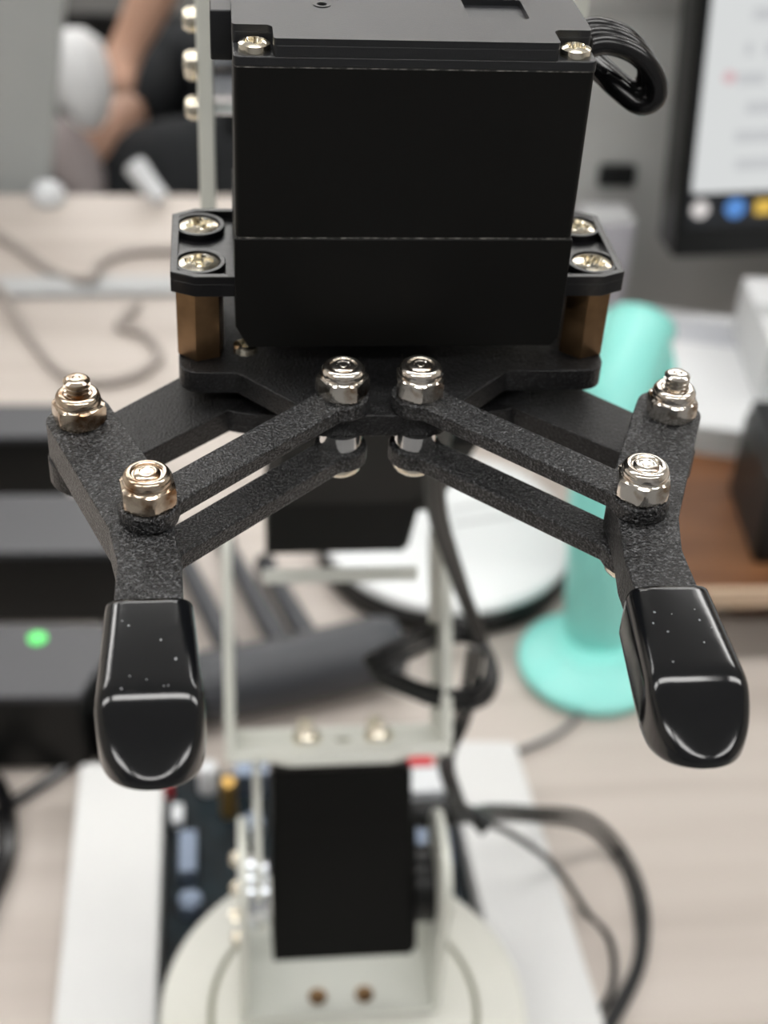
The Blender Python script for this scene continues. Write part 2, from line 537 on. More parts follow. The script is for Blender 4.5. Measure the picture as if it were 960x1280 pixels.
# ---- base plate of the gripper
bm = newbm()
pl = [(-27.2, -10.5), (-20.0, -10.5), (DX - 9.8, -18.0), (DX - 7.2, -20.5), (DX + 7.2, -20.5), (DX + 9.8, -18.0), (13.9, -10.6), (26.8, -10.6), (26.8, 9.5), (18, 9.5), (12, 24), (-12, 24), (-18, 9.5), (-27.2, 9.5)]
prism(bm, rpoly(pl, [3.2, 1.2, 1.5, 1.5, 1.5, 1.5, 1.2, 3.2, 3, 2, 3, 3, 2, 3], 6), ZT - 3, ZT)
gp = obj('gripper_plate', bm, 'powder_plate', arm, bevel=0.18, label='black powder-coated base plate under the gripper servo')
bm = newbm()
lathe(bm, [(2.9, 0), (3.1, 0.3), (3.1, 9.7), (2.9, 9.95)], n=6, M=Matrix.Translation((-24.4, -5, ZT)) @ Matrix.Rotation(0.35, 4, 'Z'))
so = obj('standoff', bm, 'brass', gp, bevel=0.1, label='brass hexagonal standoff')
for x, y in ((24.4, -5), (-24.4, 5), (24.4, 5)):
    inst(so, (x, y, ZT), gp)
bm = newbm(); lathe(bm, [(1.5, 0), (2.0, .4), (2.0, 1.6), (1.6, 2.0)], (DX + 11.2, -16.8, ZT - 5), n=18); obj('stop_pin', bm, 'black_plastic', gp)

# ---- links, gear arms, fingers
CP = (4.6, -18.7); NP_ = (26.8, -39.7); OP = (35.4, -20.8); GP = (13.2, 0.3)
def capsule(A, B, wd, r, n=12):
    A = Vector(A); B = Vector(B)
    d = (B - A).normalized(); q = Vector((-d.y, d.x))
    a0 = math.asin(wd / r)
    pts = []
    for cpt, sgn in ((B, 1), (A, -1)):
        for k in range(n + 1):
            t = -(PI - a0) + 2 * (PI - a0) * k / n
            dd = d * sgn; qq = q * sgn
            pts.append(tuple(cpt + dd * (r * math.cos(t)) + qq * (r * math.sin(t))))
    return pts
def mir(P, s):
    return [(DX + s * x, y) for x, y in P]
nut_cache = {}
def add_nut(c, mtl, prot=0.0, rz=0.0):
    key = (mtl, prot)
    if key not in nut_cache:
        o = obj('lock_nut', nut_mesh(), mtl, arm)
        b = obj('bolt_end', bolt_end_mesh(prot), mtl, o)
        nut_cache[key] = (o.data, b.data)
    else:
        o = bpy.data.objects.new('lock_nut', nut_cache[key][0]); COL.objects.link(o)
        b = bpy.data.objects.new('bolt_end', nut_cache[key][1]); COL.objects.link(b)
    o.rotation_euler = (0, 0, rz)
    place(o, c, arm)
    WL[b.name] = WL[o.name]
    b.parent = o
    b.location = (0, 0, 3.4 * S)
    return o
for s, side in ((-1, 'left'), (1, 'right')):
    bm = newbm(); prism(bm, mir(capsule(CP, NP_, 2.25, 3.3), s), ZT + 0.05, ZT + 2.1)
    obj('link_bar', bm, 'powder', arm, bevel=0.3, seg=2, label='upper black link bar on the %s side' % side)
    bm = newbm(); prism(bm, mir(capsule(CP, NP_, 2.25, 3.3), s), ZT - 7.4, ZT - 5.15)
    obj('link_bar', bm, 'powder', arm, bevel=0.3, seg=2, label='lower black link bar on the %s side' % side)
    # gear with its arm
    bm = newbm()
    teeth = []
    N = 36
    ph = 0 if s < 0 else PI / N
    for i in range(N):
        am = (2 * PI * i / N + ph) % (2 * PI)
        off = abs(am - PI)                      # PI points to the other gear
        if off < 1.15:
            prof = ((-.30, 12.5), (-.14, 13.7), (.14, 13.7), (.30, 12.5))
        elif off < 2.2:
            prof = ((-.25, 12.6), (.25, 12.6))
        else:
            prof = ((-.25, 9.0), (.25, 9.0))
        for da, rr in prof:
            a = 2 * PI * (i + da) / N + ph
            teeth.append((GP[0] + rr * math.cos(a), GP[1] + rr * math.sin(a)))
    prism(bm, mir(teeth, s), ZT - 8.2, ZT - 5.1)
    d = (Vector(OP) - Vector(GP)).normalized(); q = Vector((-d.y, d.x))
    P0 = Vector(GP) + d * 6
    armp = [tuple(P0 + q * 5.2)] + [tuple(Vector(OP) + d * (3.9 * math.cos(t)) + q * (4.4 * math.sin(t))) for t in [PI / 2 - PI * k / 12 for k in range(13)]] + [tuple(P0 - q * 5.2)]
    prism(bm, mir(armp, s), ZT - 8.3, ZT - 5.05)
    lathe(bm, [(8.5, 0), (8.5, 1.9)], (DX + s * GP[0], GP[1], ZT - 5.0), n=36)
    obj('gear_arm', bm, 'powder_plate', arm, bevel=0.15, label='black drive arm on the %s side' % side)
    # finger
    fp = [(30.4, -21.5), (33.0, -15.6), (37.6, -15.6), (39.5, -20.6), (31.1, -41.2), (29.9, -47), (29.9, -58), (23.1, -58), (23.2, -48.5), (24.0, -42.5), (24.3, -36)]
    bm = newbm(); prism(bm, rpoly(mir(fp, s), [4, 2.6, 2.6, 2.5, 1.5, 6, 0, 0, 6, 4, 5], 5), ZT - 5, ZT)
    fi = obj('gripper_finger', bm, 'powder', arm, bevel=0.22, label='black gripper finger on the %s side, rubber cap on its tip' % side)
    # rubber tip
    bm = newbm()
    NC = 64
    Y0_, Y1_ = -54.0, -74.6
    rings = []
    ts = [0, 0.006, 0.02, 0.05, 0.15, 0.3, 0.45, 0.56, 0.6, 0.62, 0.635, 0.65, 0.665, 0.68, 0.695, 0.71, 0.73, 0.76, 0.79, 0.82, 0.85, 0.88, 0.91, 0.935, 0.955, 0.97, 0.982, 0.991, 0.997, 1.0]
    for k, t in enumerate(ts):
        y = Y0_ + (Y1_ - Y0_) * t
        tt = max(0, (t - 0.60) / 0.40)
        rnd_ = math.sqrt(max(0.0, 1 - max(0, (t - 0.74) / 0.26) ** 2))       # rounding of the very tip
        hw = max(0.03, (4.4 + 0.7 * min(1, t * 1.5)) * (1 - tt ** 2.7) ** (1 / 2.3)) if t < 1 else 0.03
        q_ = t - 0.66                                                           # soft bend of the top face
        bend = 0.0 if q_ < -0.06 else ((q_ + 0.06) ** 2 / 0.24 if q_ < 0.06 else q_)
        ztop = -11.35 - 0.48 * 22 * bend
        zbot = -19.1 + 1.6 * max(0, (t - .75) / .25) ** 2
        if t < 0.02:
            hw -= 0.5 * (1 - t / 0.02) ** 2; ztop -= 0.5 * (1 - t / 0.02) ** 2
        hz = (ztop - zbot) / 2 * (0.30 + 0.70 * rnd_); zc = (ztop + zbot) / 2
        cx = 26.4 - 0.7 * t
        e = 0.36 if t < .5 else 0.36 + 0.3 * ((t - .5) / .5) ** 2
        ring = []
        for j in range(NC):
            a = 2 * PI * j / NC
            ca, sa = math.cos(a), math.sin(a)
            px = math.copysign(abs(ca) ** e, ca) * hw
            pz = math.copysign(abs(sa) ** e, sa) * hz
            ring.append(bm.verts.new((DX + s * (cx + px), y, zc + pz)))
        rings.append(ring)
    for Aq, Bq in zip(rings, rings[1:]):
        for j in range(NC):
            bm.faces.new((Aq[j], Aq[(j + 1) % NC], Bq[(j + 1) % NC], Bq[j]))
    bm.faces.new(rings[0]); bm.faces.new(rings[-1][::-1])
    cap = obj('rubber_cap', bm, 'rubber', fi, angle=75, label='glossy black rubber cap')
    rnd = random.Random(5 + s)
    bm = newbm()
    for k in range(9):
        x = 26.2 + rnd.uniform(-3.0, 3.0); y = rnd.uniform(-68, -56)
        ball(bm, (DX + s * x, y, -11.36), rnd.uniform(0.05, 0.15), 1, rnd.uniform(.8, 1.6), .25, 8)
    o = obj('dust', bm, 'speck', fi); o['kind'] = 'stuff'
    # fasteners
    nm1 = 'nut_metal' if s > 0 else 'nut_bronze'
    add_nut((DX + s * CP[0], CP[1], ZT + 2.1), 'nut_metal', 0, 0.2 + s * .25)
    add_nut((DX + s * NP_[0], NP_[1], ZT + 2.1), nm1, 0, 0.5 - s * .2)
    add_nut((DX + s * OP[0], OP[1], ZT), nm1 if s < 0 else 'nut_metal', 1.9, 0.15 + s * .3)
    bm = newbm(); lathe(bm, [(2.6, 0), (2.6, 2.3)], (DX + s * CP[0], CP[1], ZT - 5.25), n=32)
    obj('spacer_sleeve', bm, 'steel', arm, label='shiny steel spacer sleeve on the %s side' % side)
    for (x, y), zb in ((CP, ZT - 7.4), (NP_, ZT - 7.4), (OP, ZT - 8.3)):
        bm = newbm(); lathe(bm, [(0.6, -1.9), (1.8, -1.75), (2.55, -1.1), (2.75, -0.4), (2.75, 0)], (DX + s * x, y, zb), n=28)
        obj('bolt_head', bm, 'screw_metal', arm)

# ---- wrist: white side plates behind the gripper, servo between them
WC = 6.0
wb = None
bm = newbm()
for s in (-1, 1):
    x0, x1 = sorted((WC + s * 31.0, WC + s * 28.4))
    pts = rpoly([(62, -46), (84, -46), (84, 34), (62, 34)], [2, 2, 10, 10], 5)
    prism(bm, pts, x0, x1, Matrix(((0, 0, 1, 0), (1, 0, 0, 0), (0, 1, 0, 0), (0, 0, 0, 1))))
box(bm, WC - 31, WC + 31, 62, 84, -48.4, -46)
wb = obj('wrist_bracket', bm, 'arm_white', arm, bevel=0.4, label='white U-shaped wrist bracket behind the gripper')
for z, y in ((5.5, 66), (-0.5, 63.5), (-3.5, 69), (-9.0, 66)):
    bm = newbm(); lathe(bm, [(2.0, 0), (2.0, 1.2), (1.5, 2.0), (0, 2.2)], n=16, M=Matrix.Translation((WC - 31, y, z)) @ Matrix.Rotation(-PI / 2, 4, 'Y'))
    obj('horn_screw', bm, 'screw_metal', wb)
bm = newbm(); cyl(bm, (WC - 28.3, 71, -2), (WC - 23.5, 71, -2), 9.5, 32); obj('servo_horn', bm, 'horn', arm)
def servo(name, M, label, m='servo_far', ears=True):
    """40 x 20 servo body: x along the shaft, z the long side"""
    bm = newbm()
    box(bm, -20, 20, -10, 10, -20, 20, M)
    o = obj(name, bm, m, arm, bevel=0.6, label=label)
    for s in ((-1, 1) if ears else ()):
        bm = newbm()
        for y in (-10, 3):
            box(bm, -10, -7.4, y, y + 7, 20 if s > 0 else -27, 27 if s > 0 else -20, M)
        obj('mounting_ear', bm, m, o)
    bm = newbm(); box(bm, 19.8, 21.2, -9.2, 9.2, -19, 19, M); obj('case_cover', bm, m, o, bevel=.5)
    return o
servo('wrist_servo', Matrix.Translation((WC - 2, 72, -12)), 'black wrist servo hidden behind the gripper servo', ears=False)
bm = newbm()
box(bm, WC - 14, WC + 14, 22, 62.1, ZT - 7, ZT - 3.1)
box(bm, WC - 14, WC + 14, 58, 62.1, -30, ZT - 3)
obj('gripper_mount', bm, 'powder_plate', arm, bevel=0.5)

# ---- forearm: from the elbow up to the wrist
Ax = 9.5
def frame(c, d, xc=Ax):
    """matrix whose Z runs along d (in the y-z plane), X stays X"""
    d = Vector((0, d[0], d[1])).normalized()
    x = Vector((1, 0, 0)); y = d.cross(x)
    return Matrix(((x.x, y.x, d.x, xc), (x.y, y.y, d.y, c[0]), (x.z, y.z, d.z, c[1]), (0, 0, 0, 1)))
def u_bracket(name, M, half, depth, L, t, label, base_t=3.0, m='arm_white', chin=0):
    """U bracket: base plate at local z=0, legs along +z"""
    bm = newbm()
    Myz = Matrix(((0, 0, 1, 0), (1, 0, 0, 0), (0, 1, 0, 0), (0, 0, 0, 1)))
    for s in (-1, 1):
        x0, x1 = sorted((s * half, s * (half - t)))
        prism(bm, rpoly([(-depth / 2, 0), (depth / 2, 0), (depth / 2, L), (-depth / 2, L)], [1, 1, depth * .45, depth * .45], 6), x0, x1, M @ Myz)
    if chin:
        pl_ = rpoly([(-half, -depth / 2), (-half + 11, -depth / 2), (-half + 17, -depth / 2 - chin), (half - 17, -depth / 2 - chin), (half - 11, -depth / 2), (half, -depth / 2), (half, depth / 2), (-half, depth / 2)], [2, 2, 3, 3, 2, 2, 1, 1], 4)
        prism(bm, pl_, -base_t, 0.2, M)
    else:
        box(bm, -half, half, -depth / 2, depth / 2, -base_t, 0.2, M)
    return obj(name, bm, m, arm, bevel=0.5, label=label)
dF = (-(158 - 72), (-60 + 158))
Mf = frame((158 - 26 * .66, -158 + 26 * .75), dF)
bm = newbm()
Mc = frame((150, -142), dF)
box(bm, -19, 19, -10, 10, 1, 92, Mc)
box(bm, 19, 27, -9, 9, -16, 60, Mc)
obj('forearm_link', bm, 'servo_far', arm, bevel=1, label='black forearm link hidden under the gripper')
servo('elbow_servo', frame((158, -156), (-33, 50 * 1.2)) @ Matrix.Diagonal((1, 1, 1, 1)), 'black elbow servo under the gripper', ears=False)
# upper arm
dU = (33.0, 52.0)
Mu = frame((118.5, -212), dU, 8.0)
ub = u_bracket('upper_arm_bracket', Mu, 31.0, 26, 62, 2.8, 'white U-shaped upper arm bracket with two screws in its floor', chin=6)
def on(M, p):
    return tuple(M @ Vector(p))
for x in (-8.5, 11.5):
    bm = newbm(); lathe(bm, [(3.9, 0), (3.9, 1.8), (3.1, 3.2), (1.4, 3.7), (0, 2.7)], n=20, M=Mu @ Matrix.Translation((x, -4, 0.2)))
    obj('floor_screw', bm, 'screw_metal', ub)
    bm = newbm(); lathe(bm, [(2.2, 0), (2.2, 3.5), (1.6, 4.2)], n=16, M=Mu @ Matrix.Translation((x, 6, 0.2)))
    obj('floor_screw', bm, 'screw_metal', ub)
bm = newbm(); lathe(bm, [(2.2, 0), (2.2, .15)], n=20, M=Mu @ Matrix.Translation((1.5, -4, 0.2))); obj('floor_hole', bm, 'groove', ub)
bm = newbm(); box(bm, -23.5, -21.5, -7, 5, -44, -2.8, Mu); obj('side_strap', bm, 'arm_white', ub, bevel=.4)
bm = newbm(); box(bm, -20, 22, -10, -8.5, 45, 49, Mu); obj('cross_bar', bm, 'arm_white', ub, bevel=.4)
# shoulder servo and its base bracket
ds = (27.0, 50.0)
Ms = frame((105, -256.5), ds)
sv = servo('shoulder_servo', Ms, 'black shoulder servo between the base bracket plates', ears=False)
bm = newbm(); box(bm, -19.7, 19.7, -10.2, 10, 18, 36, Ms); obj('servo_top', bm, 'servo_far', sv, bevel=.5)
Mb = Matrix.Translation((Ax, 101, -294))
bb = u_bracket('base_bracket', Mb, 29.5, 32, 60, 2.6, 'white U-shaped base bracket on the turntable', base_t=2.4)
for x in (-6.5, 7.5):
    bm = newbm(); lathe(bm, [(2.8, 0), (2.8, .5), (2.2, 1.2), (0, 1.4)], n=18, M=Mb @ Matrix.Translation((x, -10.0, 0.2)))
    obj('floor_screw', bm, 'brass', bb)
for y, z in ((106, -247), (96, -270), (112, -268)):
    bm = newbm(); lathe(bm, [(2.2, 0), (2.2, 1.4), (1.4, 2.2), (0, 2.3)], n=16, M=Matrix.Translation((Ax - 29.5, y, z)) @ Matrix.Rotation(-PI / 2, 4, 'Y'))
    obj('side_screw', bm, 'screw_metal', bb)
    bm = newbm(); lathe(bm, [(2.2, 0), (2.2, 1.4), (1.4, 2.2), (0, 2.3)], n=16, M=Matrix.Translation((Ax + 29.5, y, z)) @ Matrix.Rotation(PI / 2, 4, 'Y'))
    obj('side_screw', bm, 'screw_metal', bb)
bm = newbm()
M_ = Matrix.Translation((Ax - 26.8, 103, -258)) @ Matrix.Rotation(PI / 2, 4, 'Y')
lathe(bm, [(10.5, 0), (10.5, 2.2), (6.5, 2.4), (6.5, 3.6), (9.0, 3.8), (9.0, 5.6), (4, 5.8)], n=36, M=M_)
obj('servo_horn', bm, 'horn', arm)
bm = newbm(); cyl(bm, (Ax + 21, 103, -258), (Ax + 26.7, 103, -258), 11, 32); obj('bearing', bm, 'black_plastic', arm)
# turntable
bm = newbm(); lathe(bm, [(54, 0), (54.8, .6), (54.8, 2.6), (54, 3.2), (40.6, 3.2), (40.6, 1.6), (38.8, 1.6), (38.8, 3.4), (0, 3.4)], (Ax + 1.5, 89, -300), n=96)
tt_ = obj('turntable', bm, 'disc_white', arm, label='white round turntable with a ring groove')
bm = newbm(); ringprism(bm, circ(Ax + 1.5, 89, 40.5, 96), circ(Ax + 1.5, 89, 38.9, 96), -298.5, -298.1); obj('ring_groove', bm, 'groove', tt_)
for a in (2.3, 0.75, 3.9, 5.5):
    add_screw((Ax + 1.5 + 47 * math.cos(a), 89 + 47 * math.sin(a), -296.8), tt_, 'disc_screw', R=2.46)
bm = newbm(); lathe(bm, [(44, 0), (44, 30)], (Ax + 1.5, 89, -331), n=64); obj('base_drum', bm, 'black_plastic', arm)
# base: two white rails, floor plate, controller board
for P, nm in (([(-77, 212), (-46, 212), (-46, 40), (-78, 40)], 'left'), ([(59, 217), (87, 215), (98, 40), (66, 40)], 'right')):
    bm = newbm(); prism(bm, rpoly(P[::-1], 3, 4), DESK + .3, -318)
    r_ = obj('base_rail', bm, 'rail_white', arm, bevel=1.2, label='white base rail on the %s side' % nm)
    bm = newbm(); lathe(bm, [(2.6, 0), (2.6, .8), (1.8, 1.4), (0, 1.4)], ((P[0][0] + P[1][0]) / 2, 80 if nm == 'left' else 84, -318), n=18); obj('rail_screw', bm, 'screw_metal', r_)
bm = newbm(); box(bm, -46, 66, 40, 214, DESK + .2, -334); obj('base_floor', bm, 'black_plastic', arm)
bm = newbm(); box(bm, -44, 60, 120, 212, -328, -326.4)
pcb = obj('controller_board', bm, 'pcb', arm, label='dark controller circuit board between the white rails')
def comp(name, m, f):
    b_ = newbm(); f(b_); obj(name, b_, m, pcb, bevel=.3)
comp('capacitor', 'white_plastic', lambda b: lathe(b, [(3.6, 0), (3.6, 12), (2.9, 13)], (-30, 204, -326.4), n=24))
comp('brass_standoff', 'brass_far', lambda b: lathe(b, [(3, 0), (3, 17), (2.4, 17.4)], (-22.5, 192, -326.4), n=6))
comp('red_connector', 'red_plastic', lambda b: box(b, -52, -43, 200, 208, -326.4, -318))
comp('red_connector', 'red_plastic', lambda b: box(b, 42, 54, 203, 211, -326.4, -316))
comp('white_connector', 'white_plastic', lambda b: box(b, 43, 56, 188, 200, -326.4, -314))
comp('chip', 'chip', lambda b: box(b, -20, 6, 140, 166, -326.4, -324))
comp('heat_sink', 'bluish', lambda b: box(b, -40, -34, 160, 178, -326.4, -318))
comp('coil', 'bluish', lambda b: lathe(b, [(4, 0), (4, 6), (3, 6.4)], (-36, 150, -326.4), n=16))
comp('coil', 'bluish', lambda b: lathe(b, [(4, 0), (4, 7), (3, 7.4)], (-14, 182, -326.4), n=16))
comp('pin_header', 'black_plastic', lambda b: box(b, -30, -10, 128, 133, -326.4, -317))
comp('pin_header', 'bluish', lambda b: box(b, 44, 56, 160, 182, -326.4, -320))
comp('diode', 'white_plastic', lambda b: box(b, -43, -39, 186, 194, -326.4, -322))
comp('terminal', 'bluish', lambda b: box(b, -20, -8, 200, 210, -326.4, -315))
# cables of the arm
bun = [(19, 60, -60), (20.8, 80.7, -87.6), (25.3, 96.2, -116.2), (36.8, 115.9, -154.7), (45.8, 121.2, -179.3)]
for k, d in enumerate(((0, 0, 0), (2.2, 1, 0), (4.2, 3, -1))):
    bm = newbm(); tube(bm, [Vector(p) + Vector(d) * (1 - i / 6) for i, p in enumerate(bun)], 1.15, 10, 8); obj('servo_cable', bm, 'cable_far', arm)
for k in range(3):
    bm = newbm()
    c = Vector((33 + k * 1.2, 124, -188 - k * 3.0))
    tube(bm, [c + Vector((17 * math.cos(a), 4 * math.sin(2 * a) + 6 * math.sin(a), 5.5 * math.sin(a))) for a in [2 * PI * i / 12 + k for i in range(13)]], 1.15, 10, 5)
    obj('coiled_cable', bm, 'cable_far', arm)
for k, d in enumerate((0, 2.6)):
    bm = newbm(); tube(bm, [(44 + d, 121, -182), (42 + d, 118, -205), (38.5 + d, 118, -222), (43 + d, 119, -240), (48 + d, 124, -256)], 1.15, 10, 6); obj('servo_cable', bm, 'cable_far', arm)
bm = newbm(); tube(bm, [(32, 126, -254), (41, 127, -256), (50, 126, -255), (56, 123, -258)], lambda t: 3.6 + 1.0 * math.sin(t * 6), 12, 6); obj('cable_wrap', bm, 'cable_far', arm)
for pts, r in (([(50, 126, -255), (62, 145, -275), (82, 165, -300), (108, 178, -320), (124, 176, DESK + 1.6), (126, 153, DESK + 1.6), (119, 128, DESK + 1.6), (103, 104, DESK + 1.6), (80, 75, DESK + 1.6)], 1.5),
               ([(50, 127, -257), (60, 143, -277), (80, 163, -302), (106, 175, -322), (121, 172, DESK + 1.6), (122.5, 152, DESK + 1.6), (117, 128, DESK + 1.6), (100, 103, DESK + 1.6), (84, 70, DESK + 4)], 1.5),
               ([(52, 125, -257), (70, 142, -285), (90, 152, -315), (104, 150, DESK + 1.4), (110, 137, DESK + 1.4), (106, 118, DESK + 1.4), (90, 95, DESK + 1.4), (88, 60, DESK + 1.4)], 1.2)):
    bm = newbm(); tube(bm, pts, r, 10, 7); obj('servo_cable', bm, 'cable_far', arm)

# ================================================================== THINGS ON THE DESK
# black boxes on the left
def black_box(P, z1, label, led=None, extra=None):
    t = thing('electronics_box', label, 'electronics box', (sum(x for x, y in P) / 4, sum(y for x, y in P) / 4, DESK), 'black boxes along the left of the desk')
    bm = newbm(); prism(bm, rpoly(P, 3, 3), DESK + 2, z1 - 3); obj('body', bm, 'black_plastic', t, bevel=1)
    cx = sum(x for x, y in P) / 4; cy = sum(y for x, y in P) / 4
    bm = newbm(); prism(bm, rpoly([(cx + (x - cx) * .985, cy + (y - cy) * .985) for x, y in P], 3, 3), z1 - 3, z1); obj('lid', bm, 'box_grey', t, bevel=.8)
    for x, y in P:
        bm = newbm(); lathe(bm, [(4, 0), (4, 2.2)], (cx + (x - cx) * .8, cy + (y - cy) * .8, DESK), n=12); obj('rubber_foot', bm, 'black_plastic', t)
    if led:
        bm = newbm(); lathe(bm, [(3.6, 0), (3.6, .3), (2.5, .6), (0, .6)], (led[0], led[1], z1), n=20); obj('indicator_light', bm, 'led_green', t, label='lit green indicator light')
    return t
black_box([(-160, 231), (-76, 228), (-60, 268), (-160, 273)], -300, 'black box with a lit green indicator on its grey lid, nearest of the three', (-95, 261))
black_box([(-180, 316), (-62, 313), (-68, 355), (-180, 357)], -300, 'black box with plain grey lid, middle of the three boxes on the left')
black_box([(-200, 401), (-96, 400), (-98, 428), (-200, 430)], -300, 'black box farthest of the three, behind the left gripper finger')
def cable(name, pts, r, m, label, k=8, cat='cable', group=None):
    bm = newbm(); tube(bm, pts, r, 8, k)
    return tag(obj(name, bm, m), label, cat, group)
z_ = DESK + 2.3
cable('power_cable', [(-150, 165, z_), (-118, 198, z_), (-91, 222, z_), (-74, 240, z_), (-58, 250, z_ + 2), (-50, 275, z_), (-45, 300, z_)], 2.2, 'cable_black', 'thick black cable on the desk in front of the box with green light')
cable('power_cable', [(-118, 120, DESK + 4), (-108, 160, DESK + 4), (-103, 190, DESK + 4), (-112, 222, DESK + 4), (-140, 225, DESK + 4)], 4, 'cable_black', 'dark thick cable at the lower left edge of the desk')
cable('data_cable', [(-220, 740, DESK + 3), (-160, 681, DESK + 3), (-121, 630, DESK + 3), (-98, 612, DESK + 9), (-94, 645, DESK + 3), (-70, 660, DESK + 3), (-30, 652, DESK + 3), (0, 600, DESK + 3)], 3.0, 'cable_beige', 'beige cable looping across the far left of the desk')
cable('data_cable', [(-190, 640, DESK + 3), (-153, 604, DESK + 9), (-128, 552, DESK + 3), (-105, 512, DESK + 3), (-78, 508, DESK + 3), (-57, 530, DESK + 3), (-66, 558, DESK + 3), (-80, 567, DESK + 3), (-70, 590, DESK + 4)], 2.6, 'cable_beige', 'beige cable curling behind the left gripper finger')
cable('data_cable', [(80, 218, z_), (90, 227, z_), (112, 238, z_), (137, 262, z_), (170, 285, z_ + 1)], 1.3, 'cable_grey', 'thin grey cable on the desk by the mint-green lamp base')
bm = newbm(); prism(bm, [(-420, 596), (-20, 606), (-20, 624), (-420, 622)], DESK, DESK + 5)
tag(obj('cable_cover_strip', bm, 'strip_grey', bevel=1.5), 'pale grey cable cover strip lying across the left of the desk', 'cable cover')
# small white things at the far edge
bm = newbm(); lathe(bm, [(9, 0), (11, 2), (11, 7), (8, 12), (3, 14), (0, 14)], (-134, 735, DESK), n=24)
tag(obj('pill_bottle_lid', bm, 'white_plastic'), 'small white rounded lid at the far left edge of the desk', 'lid')
bm = newbm(); tube(bm, [(-60, 728, DESK + 6), (-66, 733, DESK + 11), (-74, 739, DESK + 20), (-78, 742, DESK + 25)], lambda t: 6 + 2 * t if t < .9 else 6.5, 14, 5)
tag(obj('white_plug', bm, 'white_plastic'), 'white tapering plug leaning at the far edge of the desk', 'plug')
# white round disc behind the arm
t = thing('round_charger', 'large white round disc with dark rim lying behind the robot arm', 'disc', (80, 356, DESK))
bm = newbm(); lathe(bm, [(56, 0), (60, 3), (60, 12), (58, 14)], (80, 356, DESK), n=72); obj('rim', bm, 'black_plastic', t)
bm = newbm(); lathe(bm, [(58.5, 13.9), (59, 16), (57, 18), (40, 18.6), (0, 18.6)], (80, 356, DESK), n=72); obj('top_shell', bm, 'disc_glossy', t)
bm = newbm()
for a, y0 in ((-.3, 360), (-.24, 372)):
    box(bm, -22, 22, -1.0, 1.0, 18.6, 18.9, Matrix.Translation((104, y0, DESK)) @ Matrix.Rotation(a + .5, 4, 'Z'))
obj('printed_line', bm, 'strip_grey', t)
# dark folded tripod lying on the desk
t = thing('mini_tripod', 'dark grey folded mini tripod lying behind the upper arm bracket', 'tripod', (5, 268, DESK))
bm = newbm(); tube(bm, [(-36, 256, DESK + 15), (0, 264, DESK + 15), (48, 278, DESK + 15)], lambda t: 14.5 if .04 < t < .96 else 12.5, 24, 8); obj('tripod_head', bm, 'tripod_grey', t)
bm = newbm(); tube(bm, [(-72, 232, DESK + 14), (-52, 246, DESK + 14), (-36, 254, DESK + 14)], 13, 20, 6); obj('ball_joint', bm, 'black_plastic', t)
for a, b in (((-20, 275, DESK + 14), (-48, 372, DESK + 6)), ((0, 282, DESK + 14), (-22, 360, DESK + 6)), ((12, 284, DESK + 14), (-4, 345, DESK + 6))):
    bm = newbm(); cyl(bm, a, b, 5, 16, 3.6); lg = obj('leg', bm, 'tripod_grey', t)
    bm = newbm(); ball(bm, b, 5, n=14); obj('rubber_foot', bm, 'black_plastic', lg)
# mint lamp
t = thing('desk_lamp', 'mint-green plastic desk lamp with rounded head behind the right finger', 'lamp', (135, 278, DESK))
bm = newbm(); lathe(bm, [(29, 0), (31, 3), (31, 6), (27, 10), (20, 12), (16, 16)], (132, 276, DESK), n=48); obj('base', bm, 'mint', t)
bm = newbm()
path = smooth_path([(136, 284, DESK + 10), (131, 283, DESK + 50), (128, 288, DESK + 85), (133, 304, DESK + 118), (146, 330, DESK + 138)], 8)
tube(bm, [tuple(p) for p in path[::4]] + [tuple(path[-1])], lambda t: 14.5 - 1.5 * math.sin(t * PI), 24, 4); obj('stem', bm, 'mint', t)
Mh = Matrix.Translation((150, 346, DESK + 96)) @ Matrix.Rotation(0.25, 4, 'Z') @ Matrix.Rotation(-0.35, 4, 'X')
bm = newbm()
prism(bm, rpoly([(-20, -48), (20, -48), (22, 10), (16, 36), (-16, 36), (-22, 10)], [6, 6, 10, 16, 16, 10], 7), -8, 8, Mh @ Matrix.Rotation(PI / 2, 4, 'X'))
obj('lamp_head', bm, 'mint', t, bevel=5, seg=4)
bm = newbm()
prism(bm, rrect(8, 12, -34, 18, 1.5), 7.8, 9.2, Mh @ Matrix.Rotation(PI / 2, 4, 'X')); obj('head_shade_strip', bm, 'mint_shade', t)  # darker mint strip: shading of the curved head put in as colour
# wooden riser with things on it, right
t = thing('wooden_riser', 'brown wooden riser shelf with pale front edge on the right of the desk', 'riser', (330, 370, DESK))
bm = newbm(); prism(bm, rpoly([(166, 282), (520, 276), (520, 500), (186, 505)], 4, 3), -310, -300); obj('shelf_board', bm, 'wood_brown', t, bevel=.5)
bm = newbm(); prism(bm, [(166, 279.5), (520, 273.5), (520, 277), (166, 283)], -309.5, -300.6); obj('front_edge', bm, 'wood_edge', t)
for x in (205, 480):
    bm = newbm(); box(bm, x, x + 18, 310, 490, DESK, -310); obj('side_support', bm, 'wood_brown', t, bevel=1)
t = thing('tool_box', 'black box with red latch standing on the brown wooden riser', 'box', (240, 330, -300))
bm = newbm(); prism(bm, rpoly([(203, 296), (300, 292), (300, 352), (208, 352)], 3, 3), -300, -258); obj('body', bm, 'black_plastic', t, bevel=1.5)
bm = newbm(); prism(bm, rpoly([(204, 298), (299, 294), (299, 351), (209, 351)], 3, 3), -258, -252); obj('lid', bm, 'black_plastic', t, bevel=1.2)
bm = newbm(); box(bm, 217, 228, 328, 342, -252, -249); obj('latch', bm, 'red_plastic', t, bevel=.8)
t = thing('paper_stack', 'stack of white printed paper on the wooden riser behind the black box', 'paper stack', (235, 430, -300))
